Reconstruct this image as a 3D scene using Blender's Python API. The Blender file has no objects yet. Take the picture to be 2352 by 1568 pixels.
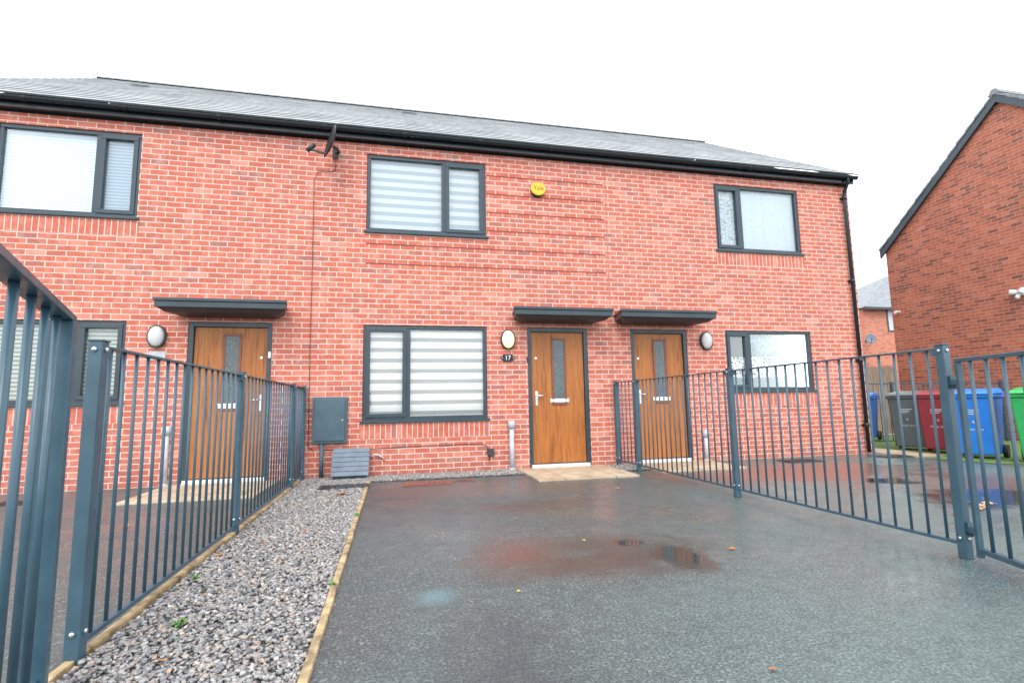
import bpy, math, random
import numpy as np
from mathutils import Vector, Matrix
random.seed(7); rng=np.random.default_rng(7)
S=bpy.context.scene; C=S.collection
R=math.radians
# ------------------------------------------------------------------ camera
W,H,FP=2352.,1568.,1185.86
HC=0.986; Y=7.694
ya,pi_,ro=R(12.887),R(6.851),R(-1.029)
fw=Vector((math.sin(ya)*math.cos(pi_),math.cos(ya)*math.cos(pi_),math.sin(pi_)))
rr=Vector((math.cos(ya),-math.sin(ya),0)); uu=rr.cross(fw)
r2=rr*math.cos(ro)+uu*math.sin(ro); u2=-rr*math.sin(ro)+uu*math.cos(ro)
O=Vector((0,0,HC))
cd=bpy.data.cameras.new('camera'); co=bpy.data.objects.new('camera',cd); C.objects.link(co)
M=Matrix((( r2.x,u2.x,-fw.x,0),(r2.y,u2.y,-fw.y,0),(r2.z,u2.z,-fw.z,HC),(0,0,0,1)))
co.matrix_world=M; cd.sensor_width=36; cd.lens=FP/W*36; cd.clip_start=.03; cd.clip_end=2000
S.camera=co
def hit(u,v,ax,val):
    d=fw+r2*((u-W/2)/FP)-u2*((v-H/2)/FP)
    return O+d*((val-O[ax])/d[ax])
def F(u,v,y=Y):
    h=hit(u,v,1,y); return h.x,h.z
def G(u,v,z=0.):
    h=hit(u,v,2,z); return h.x,h.y
# ------------------------------------------------------------------ materials
class NM:
    def __init__(s,name):
        s.m=bpy.data.materials.new(name); s.m.use_nodes=True; s.t=s.m.node_tree; s.t.nodes.clear()
        s.out=s.t.nodes.new('ShaderNodeOutputMaterial')
    def n(s,typ,props=None,**k):
        nd=s.t.nodes.new(typ)
        for a,b in (props or {}).items(): setattr(nd,a,b)
        for a,b in k.items():
            if a[0]=='i' and a[1:].isdigit(): sk=nd.inputs[int(a[1:])]
            else: sk=nd.inputs[a.replace('_',' ')]
            if isinstance(b,bpy.types.NodeSocket): s.t.links.new(b,sk)
            else:
                if sk.type=='RGBA' and len(b)==3: b=(*b,1)
                sk.default_value=b
        return nd
    def math(s,op,a,b=0.,clamp=False):
        nd=s.n('ShaderNodeMath',{'operation':op,'use_clamp':clamp},i0=a,i1=b); return nd.outputs[0]
    def mix(s,f,a,b,bt='MIX'):
        nd=s.t.nodes.new('ShaderNodeMix'); nd.data_type='RGBA'; nd.blend_type=bt
        for sk,v in ((nd.inputs[0],f),(nd.inputs[6],a),(nd.inputs[7],b)):
            if isinstance(v,bpy.types.NodeSocket): s.t.links.new(v,sk)
            else: sk.default_value=(*v,1) if isinstance(v,tuple) and len(v)==3 else v
        return nd.outputs[2]
    def coord(s): return s.n('ShaderNodeTexCoord').outputs['Object']
    def xyz(s,c): return s.n('ShaderNodeSeparateXYZ',i0=c).outputs
    def vec(s,x=0.,y=0.,z=0.): return s.n('ShaderNodeCombineXYZ',i0=x,i1=y,i2=z).outputs[0]
    def noise(s,v,scale,det=4.,rough=.55):
        return s.n('ShaderNodeTexNoise',Vector=v,Scale=scale,Detail=det,Roughness=rough).outputs[0]
    def ramp(s,f,stops,interp='LINEAR'):
        nd=s.n('ShaderNodeValToRGB',i0=f); cr=nd.color_ramp; cr.interpolation=interp
        while len(cr.elements)<len(stops): cr.elements.new(.5)
        for e,(p,c) in zip(cr.elements,stops):
            e.position=p; e.color=(*c,1) if isinstance(c,tuple) else (c,c,c,1)
        return nd.outputs[0]
    def bump(s,h,st=.5,d=.01,normal=None):
        nd=s.n('ShaderNodeBump',Height=h,Strength=st,Distance=d)
        if normal: s.t.links.new(normal,nd.inputs['Normal'])
        return nd.outputs[0]
    def fin(s,col,rough=.6,normal=None,metal=0.,spec=.5,emit=None,es=0.):
        b=s.n('ShaderNodeBsdfPrincipled'); 
        def put(k,v):
            sk=b.inputs[k]
            if isinstance(v,bpy.types.NodeSocket): s.t.links.new(v,sk)
            else: sk.default_value=(*v,1) if isinstance(v,tuple) and len(v)==3 else v
        put('Base Color',col);put('Roughness',rough);put('Metallic',metal);put('Specular IOR Level',spec)
        if normal: put('Normal',normal)
        if emit: put('Emission Color',emit);put('Emission Strength',es)
        s.t.links.new(b.outputs[0],s.out.inputs[0]); return s.m
def simple(name,col,rough=.5,metal=0.,var=.12,sc=14.,bmp=.05,spec=.5,emit=None,es=0.):
    m=NM(name);c=m.coord();f=m.noise(c,sc,5.)
    g=m.ramp(f,[(.25,tuple(x*(1-var*1.6) for x in col)),(.75,tuple(min(1,x*(1+var)) for x in col))])
    rg=m.ramp(m.noise(c,sc*.6,3.),[(.3,max(0,rough-.08)),(.7,min(1,rough+.1))])
    return m.fin(g,rg,m.bump(m.noise(c,sc*9,3.),bmp,.004),metal,spec,emit,es)
def brickmat(name,stops,mortar,soldier=None,mort=.0066,eff=.35,salt=(.70,.45,.37)):
    m=NM(name);c=m.coord();x,y,z=m.xyz(c)
    wob=m.math('MULTIPLY',m.math('SUBTRACT',m.noise(c,9.,2.),.5),.010)
    u=m.math('ADD',m.math('ADD',x,y),wob); zz=m.math('ADD',z,wob)
    if soldier is None: v=m.vec(u,zz,0.)
    else: v=m.vec(m.math('SUBTRACT',zz,soldier),u,0.)
    b=m.n('ShaderNodeTexBrick',{'offset':.5 if soldier is None else 0.,'offset_frequency':2},Vector=v,Color1=(0,0,0),Color2=(1,1,1),Mortar=(0,0,0),Scale=1.,Mortar_Size=mort,Mortar_Smooth=.3,Bias=0.,Brick_Width=.225,Row_Height=.075)
    col=m.ramp(b.outputs[0],stops)
    n1=m.noise(c,40.,5.,.65); n2=m.noise(c,1.3,4.); n3=m.noise(c,7.,4.,.7)
    col=m.mix(m.ramp(n1,[(.35,0.),(.75,.5)]),col,tuple(min(1,q*1.35+.03) for q in stops[2][1]))
    col=m.mix(m.ramp(n3,[(.47,0.),(.70,eff)]),col,salt)
    col=m.mix(m.ramp(n2,[(.3,.14),(.55,0.)]),col,tuple(q*.55 for q in stops[2][1]))
    foot=m.ramp(m.math('ADD',z,m.math('MULTIPLY',n3,.25)),[(.12,.35),(.5,0.)])
    col=m.mix(foot,col,(.24,.10,.08))
    mcol=m.mix(n3,mortar,tuple(q*.8 for q in mortar))
    mm=m.math('MULTIPLY',b.outputs[1],m.ramp(n3,[(.2,.72),(.5,1.)]))
    colf=m.mix(mm,col,mcol)
    h=m.math('ADD',m.math('MULTIPLY',m.math('SUBTRACT',1.,b.outputs[1]),1.),m.math('MULTIPLY',n1,.3))
    return m.fin(colf,.82,m.bump(h,.40,.006),spec=.3)
BR=[(0.,(.28,.125,.115)),(.05,(.36,.115,.092)),(.18,(.45,.115,.078)),(.45,(.51,.13,.083)),(.72,(.44,.103,.069)),(.88,(.52,.15,.10)),(1.,(.58,.25,.19))]
MO=(.76,.59,.51)
M_brick=brickmat('red brick',BR,MO)
def soldier(z): return brickmat('soldier brick %.2f'%z,BR,MO,soldier=z)
M_brick2=brickmat('brown multi brick',[(0.,(.09,.042,.038)),(.15,(.20,.06,.042)),(.3,(.34,.093,.052)),(.55,(.41,.12,.066)),(.85,(.23,.068,.046)),(1.,(.44,.16,.10))],(.44,.29,.22),eff=.12)
M_frame=simple('anthracite frame',(.024,.044,.060),.32,var=.1,sc=5,bmp=.02)
M_canopy=simple('anthracite canopy',(.024,.042,.055),.38,var=.15,sc=4,bmp=.03)
M_soffit=simple('canopy soffit',(.035,.035,.04),.5)
M_black=simple('black plastic gutter',(.010,.017,.023),.28,var=.2,sc=6,bmp=.03)
M_rail=simple('blue grey powder coated steel',(.04,.09,.125),.33,var=.15,sc=9,bmp=.05)
M_bolt=simple('zinc bolt',(.55,.57,.6),.3,.9)
M_chrome=simple('chrome',(.75,.76,.78),.18,1.,var=.05)
M_white=simple('white plastic',(.72,.74,.76),.4,var=.06)
M_pipe=simple('pale grey plastic pipe',(.5,.53,.58),.45,var=.18,sc=8)
M_meter=simple('slate grey meter box plastic',(.06,.105,.135),.5,var=.12,sc=6)
M_meter2=simple('grey slatted meter cover',(.13,.17,.22),.55,var=.2,sc=7)
M_cable=simple('black cable',(.025,.024,.028),.5)
M_cable2=simple('weathered brown black cable',(.09,.04,.035),.6)
M_thresh=simple('threshold aluminium',(.72,.74,.77),.35,.3)
M_dglass=simple('obscured door glass',(.10,.125,.13),.16,var=.35,sc=40,bmp=.25)
M_iron=simple('wet cast iron cover',(.19,.065,.05),.3,var=.35,sc=30,bmp=.4)
M_iron2=simple('dark drain grating',(.03,.034,.038),.4,var=.3,sc=30,bmp=.4)
M_yellow=simple('yellow plastic',(.85,.46,.015),.35,var=.05)
M_ink=simple('dark print',(.04,.04,.05),.5)
M_ink2=simple('brown print',(.16,.08,.02),.5)
M_print=simple('white print',(.80,.83,.85),.5,var=.04)
M_rubber=simple('black rubber',(.015,.015,.016),.6)
def lit():
    m=NM('lit cream diffuser'); return m.fin((.9,.80,.52),.4,emit=(1.,.78,.32),es=.6)
M_lit=lit()
def mglass():
    m=NM('window glass'); fr=m.n('ShaderNodeFresnel',IOR=1.5)
    f=m.math('ADD',fr.outputs[0],.055,True)
    g=m.n('ShaderNodeBsdfGlossy',Color=(.95,.98,1.),Roughness=.015)
    wv=m.bump(m.noise(m.coord(),2.2,1.),.06,.02); m.t.links.new(wv,g.inputs['Normal'])
    tr=m.n('ShaderNodeBsdfTransparent',Color=(.97,.99,1.))
    mx=m.n('ShaderNodeMixShader',i0=f,i1=tr.outputs[0],i2=g.outputs[0]); m.t.links.new(mx.outputs[0],m.out.inputs[0]); return m.m
M_glass=mglass()
def blind(name,period,frac,a,b,off=0.,soft=.12,es=0.):
    m=NM(name);c=m.coord();z=m.xyz(c)[2]
    t=m.math('FRACT',m.math('DIVIDE',m.math('ADD',z,off),period))
    f=m.ramp(t,[(0,1.),(soft*.3,0.),(max(frac-soft*.3,.02),0.),(frac,1.),(1.,1.)])
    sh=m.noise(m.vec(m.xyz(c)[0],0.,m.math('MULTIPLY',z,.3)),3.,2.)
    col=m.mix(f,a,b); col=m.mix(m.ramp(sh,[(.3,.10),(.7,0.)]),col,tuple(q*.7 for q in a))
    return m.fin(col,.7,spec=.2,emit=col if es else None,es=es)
B_zebra=blind('zebra blind with added glow',.155,.64,(.95,.93,.89),(.36,.37,.36),.03,es=.16)  # the blind itself emits; added glow stands in for a lit room behind
B_zebra2=blind('fine zebra blind',.135,.55,(.92,.95,.96),(.52,.60,.65),.0)
B_ven=blind('venetian blind',.045,.7,(.66,.80,.88),(.40,.52,.61),soft=.5)
B_ven2=blind('cream venetian blind',.055,.6,(.84,.86,.74),(.26,.32,.30),soft=.4)
def lace(name,split=None):
    m=NM(name);c=m.coord();x,y,z=m.xyz(c);v=m.vec(x,z,0.)
    w=m.noise(v,6.,3.); vv=m.n('ShaderNodeVectorMath',{'operation':'ADD'},i0=v,i1=m.vec(m.math('MULTIPLY',w,.18),m.math('MULTIPLY',w,-.15),0.)).outputs[0]
    vo=m.n('ShaderNodeTexVoronoi',{'feature':'DISTANCE_TO_EDGE'},Vector=vv,Scale=16.).outputs[0]
    if split is None:
        side=m.math('LESS_THAN',x,5.98)
        k=m.math('ADD',.25,m.math('MULTIPLY',side,.5))
        col=m.mix(m.math('MULTIPLY',m.ramp(vo,[(.03,1.),(.12,0.)]),k),(.86,.92,.94),(.25,.33,.37))
        st=m.ramp(m.noise(m.vec(x,0.,0.),9.,2.),[(.35,.2),(.6,0.)])
        col=m.mix(st,col,(.5,.58,.62))
        return m.fin(col,.7,spec=.2)
    lower=m.mix(m.ramp(vo,[(.06,0.),(.12,1.)]),(.95,.97,.98),(.06,.11,.13))
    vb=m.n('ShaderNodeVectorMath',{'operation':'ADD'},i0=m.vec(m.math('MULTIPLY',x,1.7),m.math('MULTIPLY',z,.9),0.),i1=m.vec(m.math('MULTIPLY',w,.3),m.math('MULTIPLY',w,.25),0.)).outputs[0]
    twig_refl=m.n('ShaderNodeTexVoronoi',{'feature':'DISTANCE_TO_EDGE'},Vector=vb,Scale=9.).outputs[0]
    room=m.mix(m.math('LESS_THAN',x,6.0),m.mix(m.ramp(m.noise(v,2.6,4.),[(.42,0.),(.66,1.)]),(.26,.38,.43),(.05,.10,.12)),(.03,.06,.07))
    upc=m.mix(m.ramp(twig_refl,[(.02,.9),(.08,0.)]),room,(.02,.035,.035))  # bare twig reflections painted into the colour above the lace
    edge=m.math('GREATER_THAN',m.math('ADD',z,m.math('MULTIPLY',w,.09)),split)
    low_refl=m.math('LESS_THAN',m.math('ADD',z,m.math('MULTIPLY',w,.07)),split-.36)
    col=m.mix(edge,lower,upc); col=m.mix(low_refl,col,(.05,.12,.135))  # dark teal band under the lace is a painted glass reflection
    return m.fin(col,.6,spec=.3)
B_lace=lace('net curtain'); B_lace_refl=lace('cafe net with painted reflections',1.76)  # second one carries painted reflections besides the lace
def oak():
    m=NM('golden oak door skin');c=m.coord();x,y,z=m.xyz(c)
    w=m.noise(m.vec(x,0.,m.math('MULTIPLY',z,.35)),5.,3.)
    v=m.vec(m.math('ADD',x,m.math('MULTIPLY',w,.07)),y,m.math('MULTIPLY',z,.05))
    n=m.noise(v,60.,6.,.7);n2=m.noise(v,14.,3.)
    f=m.math('ADD',m.math('MULTIPLY',n,.65),m.math('MULTIPLY',n2,.35))
    col=m.ramp(f,[(.34,(.14,.04,.008)),(.48,(.35,.112,.019)),(.66,(.45,.165,.032))])
    return m.fin(col,.45,m.bump(f,.25,.003))
M_oak=oak()
M_mould=simple('brown door glazing bead',(.20,.06,.035),.4)
def tilemat(gauge,L):
    m=NM('grey slate roof tile');c=m.coord();x,y,z=m.xyz(c)
    v=m.vec(x,m.math('MULTIPLY',m.math('SUBTRACT',y,7.50),L/4.64),0.)
    b=m.n('ShaderNodeTexBrick',{'offset':.5,'offset_frequency':2},Vector=v,Color1=(0,0,0),Color2=(1,1,1),Mortar=(0,0,0),Scale=1.,Mortar_Size=.004,Mortar_Smooth=.1,Bias=0.,Brick_Width=.33,Row_Height=gauge)
    col=m.ramp(b.outputs[0],[(0,(.13,.15,.165)),(.5,(.21,.23,.25)),(1,(.30,.32,.335))])
    col=m.mix(m.ramp(m.noise(c,1.1,5.),[(.4,0.),(.7,.5)]),col,(.30,.32,.31))
    col=m.mix(m.ramp(m.noise(c,4.,4.),[(.5,0.),(.75,.4)]),col,(.11,.125,.13))
    col=m.mix(b.outputs[1],col,(.05,.055,.06))
    return m.fin(col,m.ramp(m.noise(c,3.,4.),[(.3,.34),(.7,.5)]),m.bump(m.noise(c,20.,3.),.10,.003),spec=.7)
NROW=19; LS=math.hypot(4.64,8.14-5.09); M_tile=tilemat(LS/NROW,LS)
M_tile2=simple('plain roof tile',(.18,.20,.22),.5,var=.3,sc=5,bmp=.3)
M_ridge=simple('ridge tile',(.18,.195,.20),.5,var=.25,sc=8,bmp=.2)
def ellm(m,x,y,cx,cy,rx,ry,n,amp=.7):
    dx=m.math('DIVIDE',m.math('SUBTRACT',x,cx),rx); dy=m.math('DIVIDE',m.math('SUBTRACT',y,cy),ry)
    d=m.math('SQRT',m.math('ADD',m.math('MULTIPLY',dx,dx),m.math('MULTIPLY',dy,dy)))
    return m.math('ADD',d,m.math('MULTIPLY',m.math('SUBTRACT',n,.5),amp*2))
def asphalt():
    m=NM('wet asphalt');c=m.coord();x,y,z=m.xyz(c)
    sp=m.n('ShaderNodeTexVoronoi',Vector=c,Scale=85.).outputs
    n1=m.noise(c,80.,5.,.8);n2=m.noise(c,.9,5.,.6);n3=m.noise(c,3.2,5.,.65);n4=m.noise(c,11.,4.,.6)
    base=m.ramp(n1,[(.36,(.018,.029,.034)),(.52,(.055,.078,.085)),(.64,(.19,.23,.23))])
    base=m.mix(m.ramp(sp[1],[(.72,0.),(.9,.6)]),base,(.22,.26,.255))
    base=m.mix(m.ramp(n2,[(.35,0.),(.7,.25)]),base,(.10,.13,.125))
    dry=m.ramp(m.math('SUBTRACT',m.math('ADD',m.math('MULTIPLY',x,.25),m.math('MULTIPLY',n3,.9)),m.math('MULTIPLY',y,.17)),[(.0,0.),(.75,.6)])
    base=m.mix(dry,base,m.ramp(n1,[(.36,(.045,.078,.074)),(.52,(.115,.158,.148)),(.66,(.30,.355,.34))]))
    base=m.mix(m.ramp(n4,[(.3,.4),(.55,0.)]),base,(.035,.05,.053))
    for cx,cy,rx,ry,col,a,b,k in [(.80,3.45,.45,.5,(.13,.05,.035),.2,1.2,.6),(1.5,3.3,.65,.6,(.05,.04,.037),.3,1.2,.65),(1.1,3.1,.9,.3,(.07,.045,.038),.2,1.2,.5),(1.2,5.0,.9,.4,(.06,.042,.038),.2,1.3,.55),(5.4,6.1,2.4,1.1,(.20,.05,.035),.2,1.4,.65),(6.4,4.6,1.4,1.3,(.12,.055,.045),.4,1.2,.65),(.22,2.84,.15,.15,(.13,.26,.29),.1,1.1,.5),(.0,5.8,.9,1.6,(.035,.04,.048),.2,1.2,.55),(.45,1.4,.5,1.6,(.03,.042,.048),.2,1.2,.55)]:  # widest red patch paints the brick wall's reflection into the right driveway
        e=ellm(m,x,y,cx,cy,rx,ry,n3); base=m.mix(m.ramp(e,[(a,k),(b,0.)]),base,col)
    wet=None
    for cx,cy,rx,ry in [(1.80,3.12,.20,.38),(1.62,3.5,.13,.1),(5.65,3.97,.85,.55),(5.7,5.15,.4,.32)]:
        e=m.ramp(ellm(m,x,y,cx,cy,rx,ry,n3,.75),[(.55,1.),(1.05,0.)])
        wet=e if wet is None else m.math('MAXIMUM',wet,e)
    wet2=m.ramp(ellm(m,x,y,5.7,6.2,2.6,1.5,n3,.6),[(.5,1.),(1.3,0.)])
    wet3=m.ramp(ellm(m,x,y,1.2,3.6,1.1,1.1,n3,.6),[(.3,1.),(1.3,0.)])
    wet4=m.ramp(ellm(m,x,y,1.0,6.2,2.6,1.0,n3,.6),[(.4,.8),(1.4,0.)])
    damp=m.math('MAXIMUM',m.ramp(m.math('ADD',m.noise(c,.7,4.),m.math('MULTIPLY',n3,.3)),[(.45,.1),(.8,1.)]),m.math('MAXIMUM',m.math('MAXIMUM',wet2,wet4),m.math('MULTIPLY',wet3,.8)))
    rg=m.mix(damp,(.58,.58,.58),(.20,.20,.20)); rg=m.mix(wet,rg,(.03,.03,.03))
    col=m.mix(m.math('MULTIPLY',wet,.8),base,(.035,.032,.03))
    h=m.math('ADD',m.math('MULTIPLY',n1,.8),sp[0])
    bs=m.math('MULTIPLY',m.math('SUBTRACT',1.,wet),m.math('SUBTRACT',.6,m.math('MULTIPLY',damp,.4)))
    nb=m.n('ShaderNodeBump',Height=h,Strength=bs,Distance=.004).outputs[0]
    return m.fin(col,rg,nb)
M_asph=asphalt()
def gravelmat():
    m=NM('slate gravel stones');g=m.n('ShaderNodeNewGeometry').outputs['Random Per Island']
    col=m.ramp(g,[(0,(.13,.135,.145)),(.3,(.27,.27,.275)),(.55,(.38,.38,.38)),(.72,(.33,.27,.24)),(.88,(.50,.50,.48)),(.95,(.46,.31,.21)),(1,(.70,.68,.64))])
    n=m.noise(m.coord(),160.,4.); col=m.mix(m.ramp(n,[(.3,.3),(.6,0.)]),col,(.11,.11,.11))
    return m.fin(col,.5,m.bump(n,.3,.003))
M_gravel=gravelmat()
M_gbed=simple('gravel bed grit',(.14,.135,.13),.8,var=.5,sc=90,bmp=.8)
def slabmat():
    m=NM('buff paving slab');c=m.coord();x,y,z=m.xyz(c)
    b=m.n('ShaderNodeTexBrick',{'offset':0.,'offset_frequency':2},Vector=m.vec(m.math('SUBTRACT',x,.05),m.math('SUBTRACT',y,.2),0.),Color1=(0,0,0),Color2=(1,1,1),Mortar=(0,0,0),Scale=1.,Mortar_Size=.006,Mortar_Smooth=.1,Bias=0.,Brick_Width=.7,Row_Height=.6)
    col=m.ramp(m.noise(c,5.,5.),[(.3,(.40,.31,.20)),(.7,(.62,.54,.41))]); col=m.mix(m.ramp(m.noise(c,1.7,3.),[(.4,0.),(.7,.6)]),col,(.40,.27,.16))
    col=m.mix(b.outputs[1],col,(.14,.12,.1))
    return m.fin(col,m.ramp(m.noise(c,4.,3.),[(.3,.25),(.7,.6)]),m.bump(m.noise(c,60.,4.),.2,.004))
M_slab=slabmat()
M_timber=simple('weathered timber edging',(.42,.31,.17),.75,var=.5,sc=12,bmp=.5)
def fencewood():
    m=NM('weathered fence boards');c=m.coord();x,y,z=m.xyz(c)
    n=m.noise(m.vec(m.math('MULTIPLY',m.math('ADD',x,y),1.),0.,m.math('MULTIPLY',z,.1)),22.,5.)
    return m.fin(m.ramp(n,[(.3,(.18,.13,.10)),(.7,(.42,.34,.26))]),.85,m.bump(n,.4,.004))
M_fwood=fencewood()
def grassmat():
    m=NM('lawn');c=m.coord();n=m.noise(c,60.,5.,.7);n2=m.noise(c,1.2,3.)
    col=m.ramp(n,[(.3,(.05,.12,.025)),(.7,(.20,.35,.08))]);col=m.mix(m.ramp(n2,[(.4,0.),(.7,.6)]),col,(.18,.21,.09))
    return m.fin(col,.9,m.bump(n,1.,.02))
M_grass=grassmat()
# ------------------------------------------------------------------ mesh building
class MB:
    def __init__(s): s.v=[];s.f=[];s.sm=[]
    def add(s,vs,fs,smooth=False):
        o=len(s.v);s.v+=[tuple(v) for v in vs];s.f+=[tuple(i+o for i in f) for f in fs];s.sm+=[smooth]*len(fs);return s
    def box(s,x0,x1,y0,y1,z0,z1):
        return s.add([(x0,y0,z0),(x1,y0,z0),(x1,y1,z0),(x0,y1,z0),(x0,y0,z1),(x1,y0,z1),(x1,y1,z1),(x0,y1,z1)],
            [(0,3,2,1),(4,5,6,7),(0,1,5,4),(1,2,6,5),(2,3,7,6),(3,0,4,7)])
    def hexa(s,b,t):
        return s.add(list(b)+list(t),[(0,3,2,1),(4,5,6,7),(0,1,5,4),(1,2,6,5),(2,3,7,6),(3,0,4,7)])
    def bar(s,p0,p1,w,h,up=Vector((0,0,1))):
        p0,p1=Vector(p0),Vector(p1);d=(p1-p0).normalized();a=d.cross(up)
        if a.length<1e-4:a=Vector((1,0,0))
        a.normalize();b=a.cross(d).normalized();a*=w/2;b*=h/2
        return s.hexa([p0-a-b,p0+a-b,p0+a+b,p0-a+b],[p1-a-b,p1+a-b,p1+a+b,p1-a+b])
    def tube(s,pts,r,n=10,cap=True,r1=None):
        pts=[Vector(p) for p in pts];vs=[];k=len(pts)
        for i,p in enumerate(pts):
            d=((pts[min(i+1,k-1)]-pts[max(i-1,0)])).normalized()
            a=d.cross(Vector((0,0,1)));
            if a.length<.05:a=d.cross(Vector((1,0,0)))
            a.normalize();b=d.cross(a)
            q=r if r1 is None else r+(r1-r)*i/(k-1)
            vs+=[p+(a*math.cos(2*math.pi*j/n)+b*math.sin(2*math.pi*j/n))*q for j in range(n)]
        fs=[(i*n+j,i*n+(j+1)%n,(i+1)*n+(j+1)%n,(i+1)*n+j) for i in range(k-1) for j in range(n)]
        o=len(s.v);s.add(vs,fs,True)
        if cap:
            s.f+=[tuple(o+j for j in reversed(range(n))),tuple(o+(k-1)*n+j for j in range(n))];s.sm+=[False,False]
        return s
    def ell(s,c,r,n=20,m=12,half=None):
        vs=[];fs=[]
        for i in range(m+1):
            t=math.pi*i/m
            for j in range(n):
                p=2*math.pi*j/n;vs.append((c[0]+r[0]*math.sin(t)*math.cos(p),c[1]+r[1]*math.sin(t)*math.sin(p),c[2]+r[2]*math.cos(t)))
        for i in range(m):
            for j in range(n): fs.append((i*n+j,(i+1)*n+j,(i+1)*n+(j+1)%n,i*n+(j+1)%n))
        return s.add(vs,fs,True)
    def disc(s,c,ax,ay,d,n=28):
        c,ax,ay,d=map(Vector,(c,ax,ay,d));a=[c+ax*math.cos(2*math.pi*j/n)+ay*math.sin(2*math.pi*j/n) for j in range(n)]
        vs=a+[p+d for p in a]
        return s.add(vs,[tuple(range(n)),tuple(reversed(range(n,2*n)))]+[(j,(j+1)%n,n+(j+1)%n,n+j) for j in range(n)])
    def build(s,name,mat,parent=None,local=False,bevel=0.,weld=False):
        me=bpy.data.meshes.new(name);me.from_pydata(s.v,[],s.f);me.update()
        me.polygons.foreach_set('use_smooth',s.sm)
        import bmesh
        bm=bmesh.new();bm.from_mesh(me)
        if weld:bmesh.ops.remove_doubles(bm,verts=bm.verts,dist=.0005)
        bmesh.ops.recalc_face_normals(bm,faces=bm.faces);bm.to_mesh(me);bm.free()
        me.materials.append(mat);o=bpy.data.objects.new(name,me);C.objects.link(o)
        if parent:
            o.parent=parent
            if parent.type=='EMPTY' and not local:o.matrix_parent_inverse=parent.matrix_basis.inverted()
        if bevel:
            b=o.modifiers.new('b','BEVEL');b.width=bevel;b.segments=2;b.limit_method='ANGLE'
        return o
def tag(o,label,cat,group=None):
    o['label']=label;o['category']=cat
    if group:o['group']=group
    return o
def thing(name,label,cat,loc,rz=0,group=None):
    o=bpy.data.objects.new(name,None);o.empty_display_size=.1;C.objects.link(o);o.location=loc;o.rotation_euler=(0,0,rz)
    o.matrix_basis=Matrix.Translation(loc)@Matrix.Rotation(rz,4,'Z')
    return tag(o,label,cat,group)
def struct(mb,name,mat):
    o=mb.build(name,mat);o['kind']='structure';return o
def text(s,size,mw,mat,parent,name,ext=.001,local=False):
    cu=bpy.data.curves.new(name,'FONT');cu.body=s;cu.size=size;cu.extrude=ext;cu.align_x='CENTER';cu.align_y='CENTER'
    t=bpy.data.objects.new('t',cu);C.objects.link(t);dg=bpy.context.evaluated_depsgraph_get();dg.update()
    me=bpy.data.meshes.new_from_object(t.evaluated_get(dg));bpy.data.objects.remove(t)
    me.transform(mw);me.materials.clear();me.materials.append(mat);o=bpy.data.objects.new(name,me);C.objects.link(o)
    if parent:
        o.parent=parent
        if parent.type=='EMPTY' and not local:o.matrix_parent_inverse=parent.matrix_basis.inverted()
    return o
def mface(x,y,z):
    return Matrix.Translation((x,y,z))@Matrix.Rotation(R(90),4,'X')
# ------------------------------------------------------------------ setting
g=MB();g.add([(-400,-400,-.02),(400,-400,-.02),(400,400,-.02),(-400,400,-.02)],[(0,1,2,3)]);struct(g,'ground',M_asph)
def sheet(name,x0,x1,y0,y1,z,mat):
    m=MB();m.add([(x0,y0,z),(x1,y0,z),(x1,y1,z),(x0,y1,z)],[(0,1,2,3)]);return struct(m,name,mat)
sheet('driveway',-7,9.6,-6,Y+.01,0,M_asph)
sheet('gravel_bed',-1.2,-.3,.3,Y,.004,M_gbed)
sheet('gravel_margin',-.3,1.8,7.13,Y,.004,M_gbed)
sheet('gravel_margin',3.18,3.64,7.0,Y,.004,M_gbed)
def slab(x0,x1,y0,y1): struct(MB().box(x0,x1,y0,y1,-.01,.022),'door_paving',M_slab)
slab(1.8,3.18,6.46,Y-.002);slab(3.64,4.97,6.68,Y-.002);slab(-2.85,-1.5,6.38,Y-.002)
struct(MB().box(8.34,8.95,6.9,11.,-.01,.02),'side_path',M_slab)
m=MB();m.add([(8.95,7.0,.008),(8.3,6.7,.008),(8.45,5.8,.008),(9.6,5.2,.008),(13,4.2,.008),(13,11.1,.008),(8.96,11.1,.008)],[tuple(range(7))]);struct(m,'lawn',M_grass)
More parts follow.
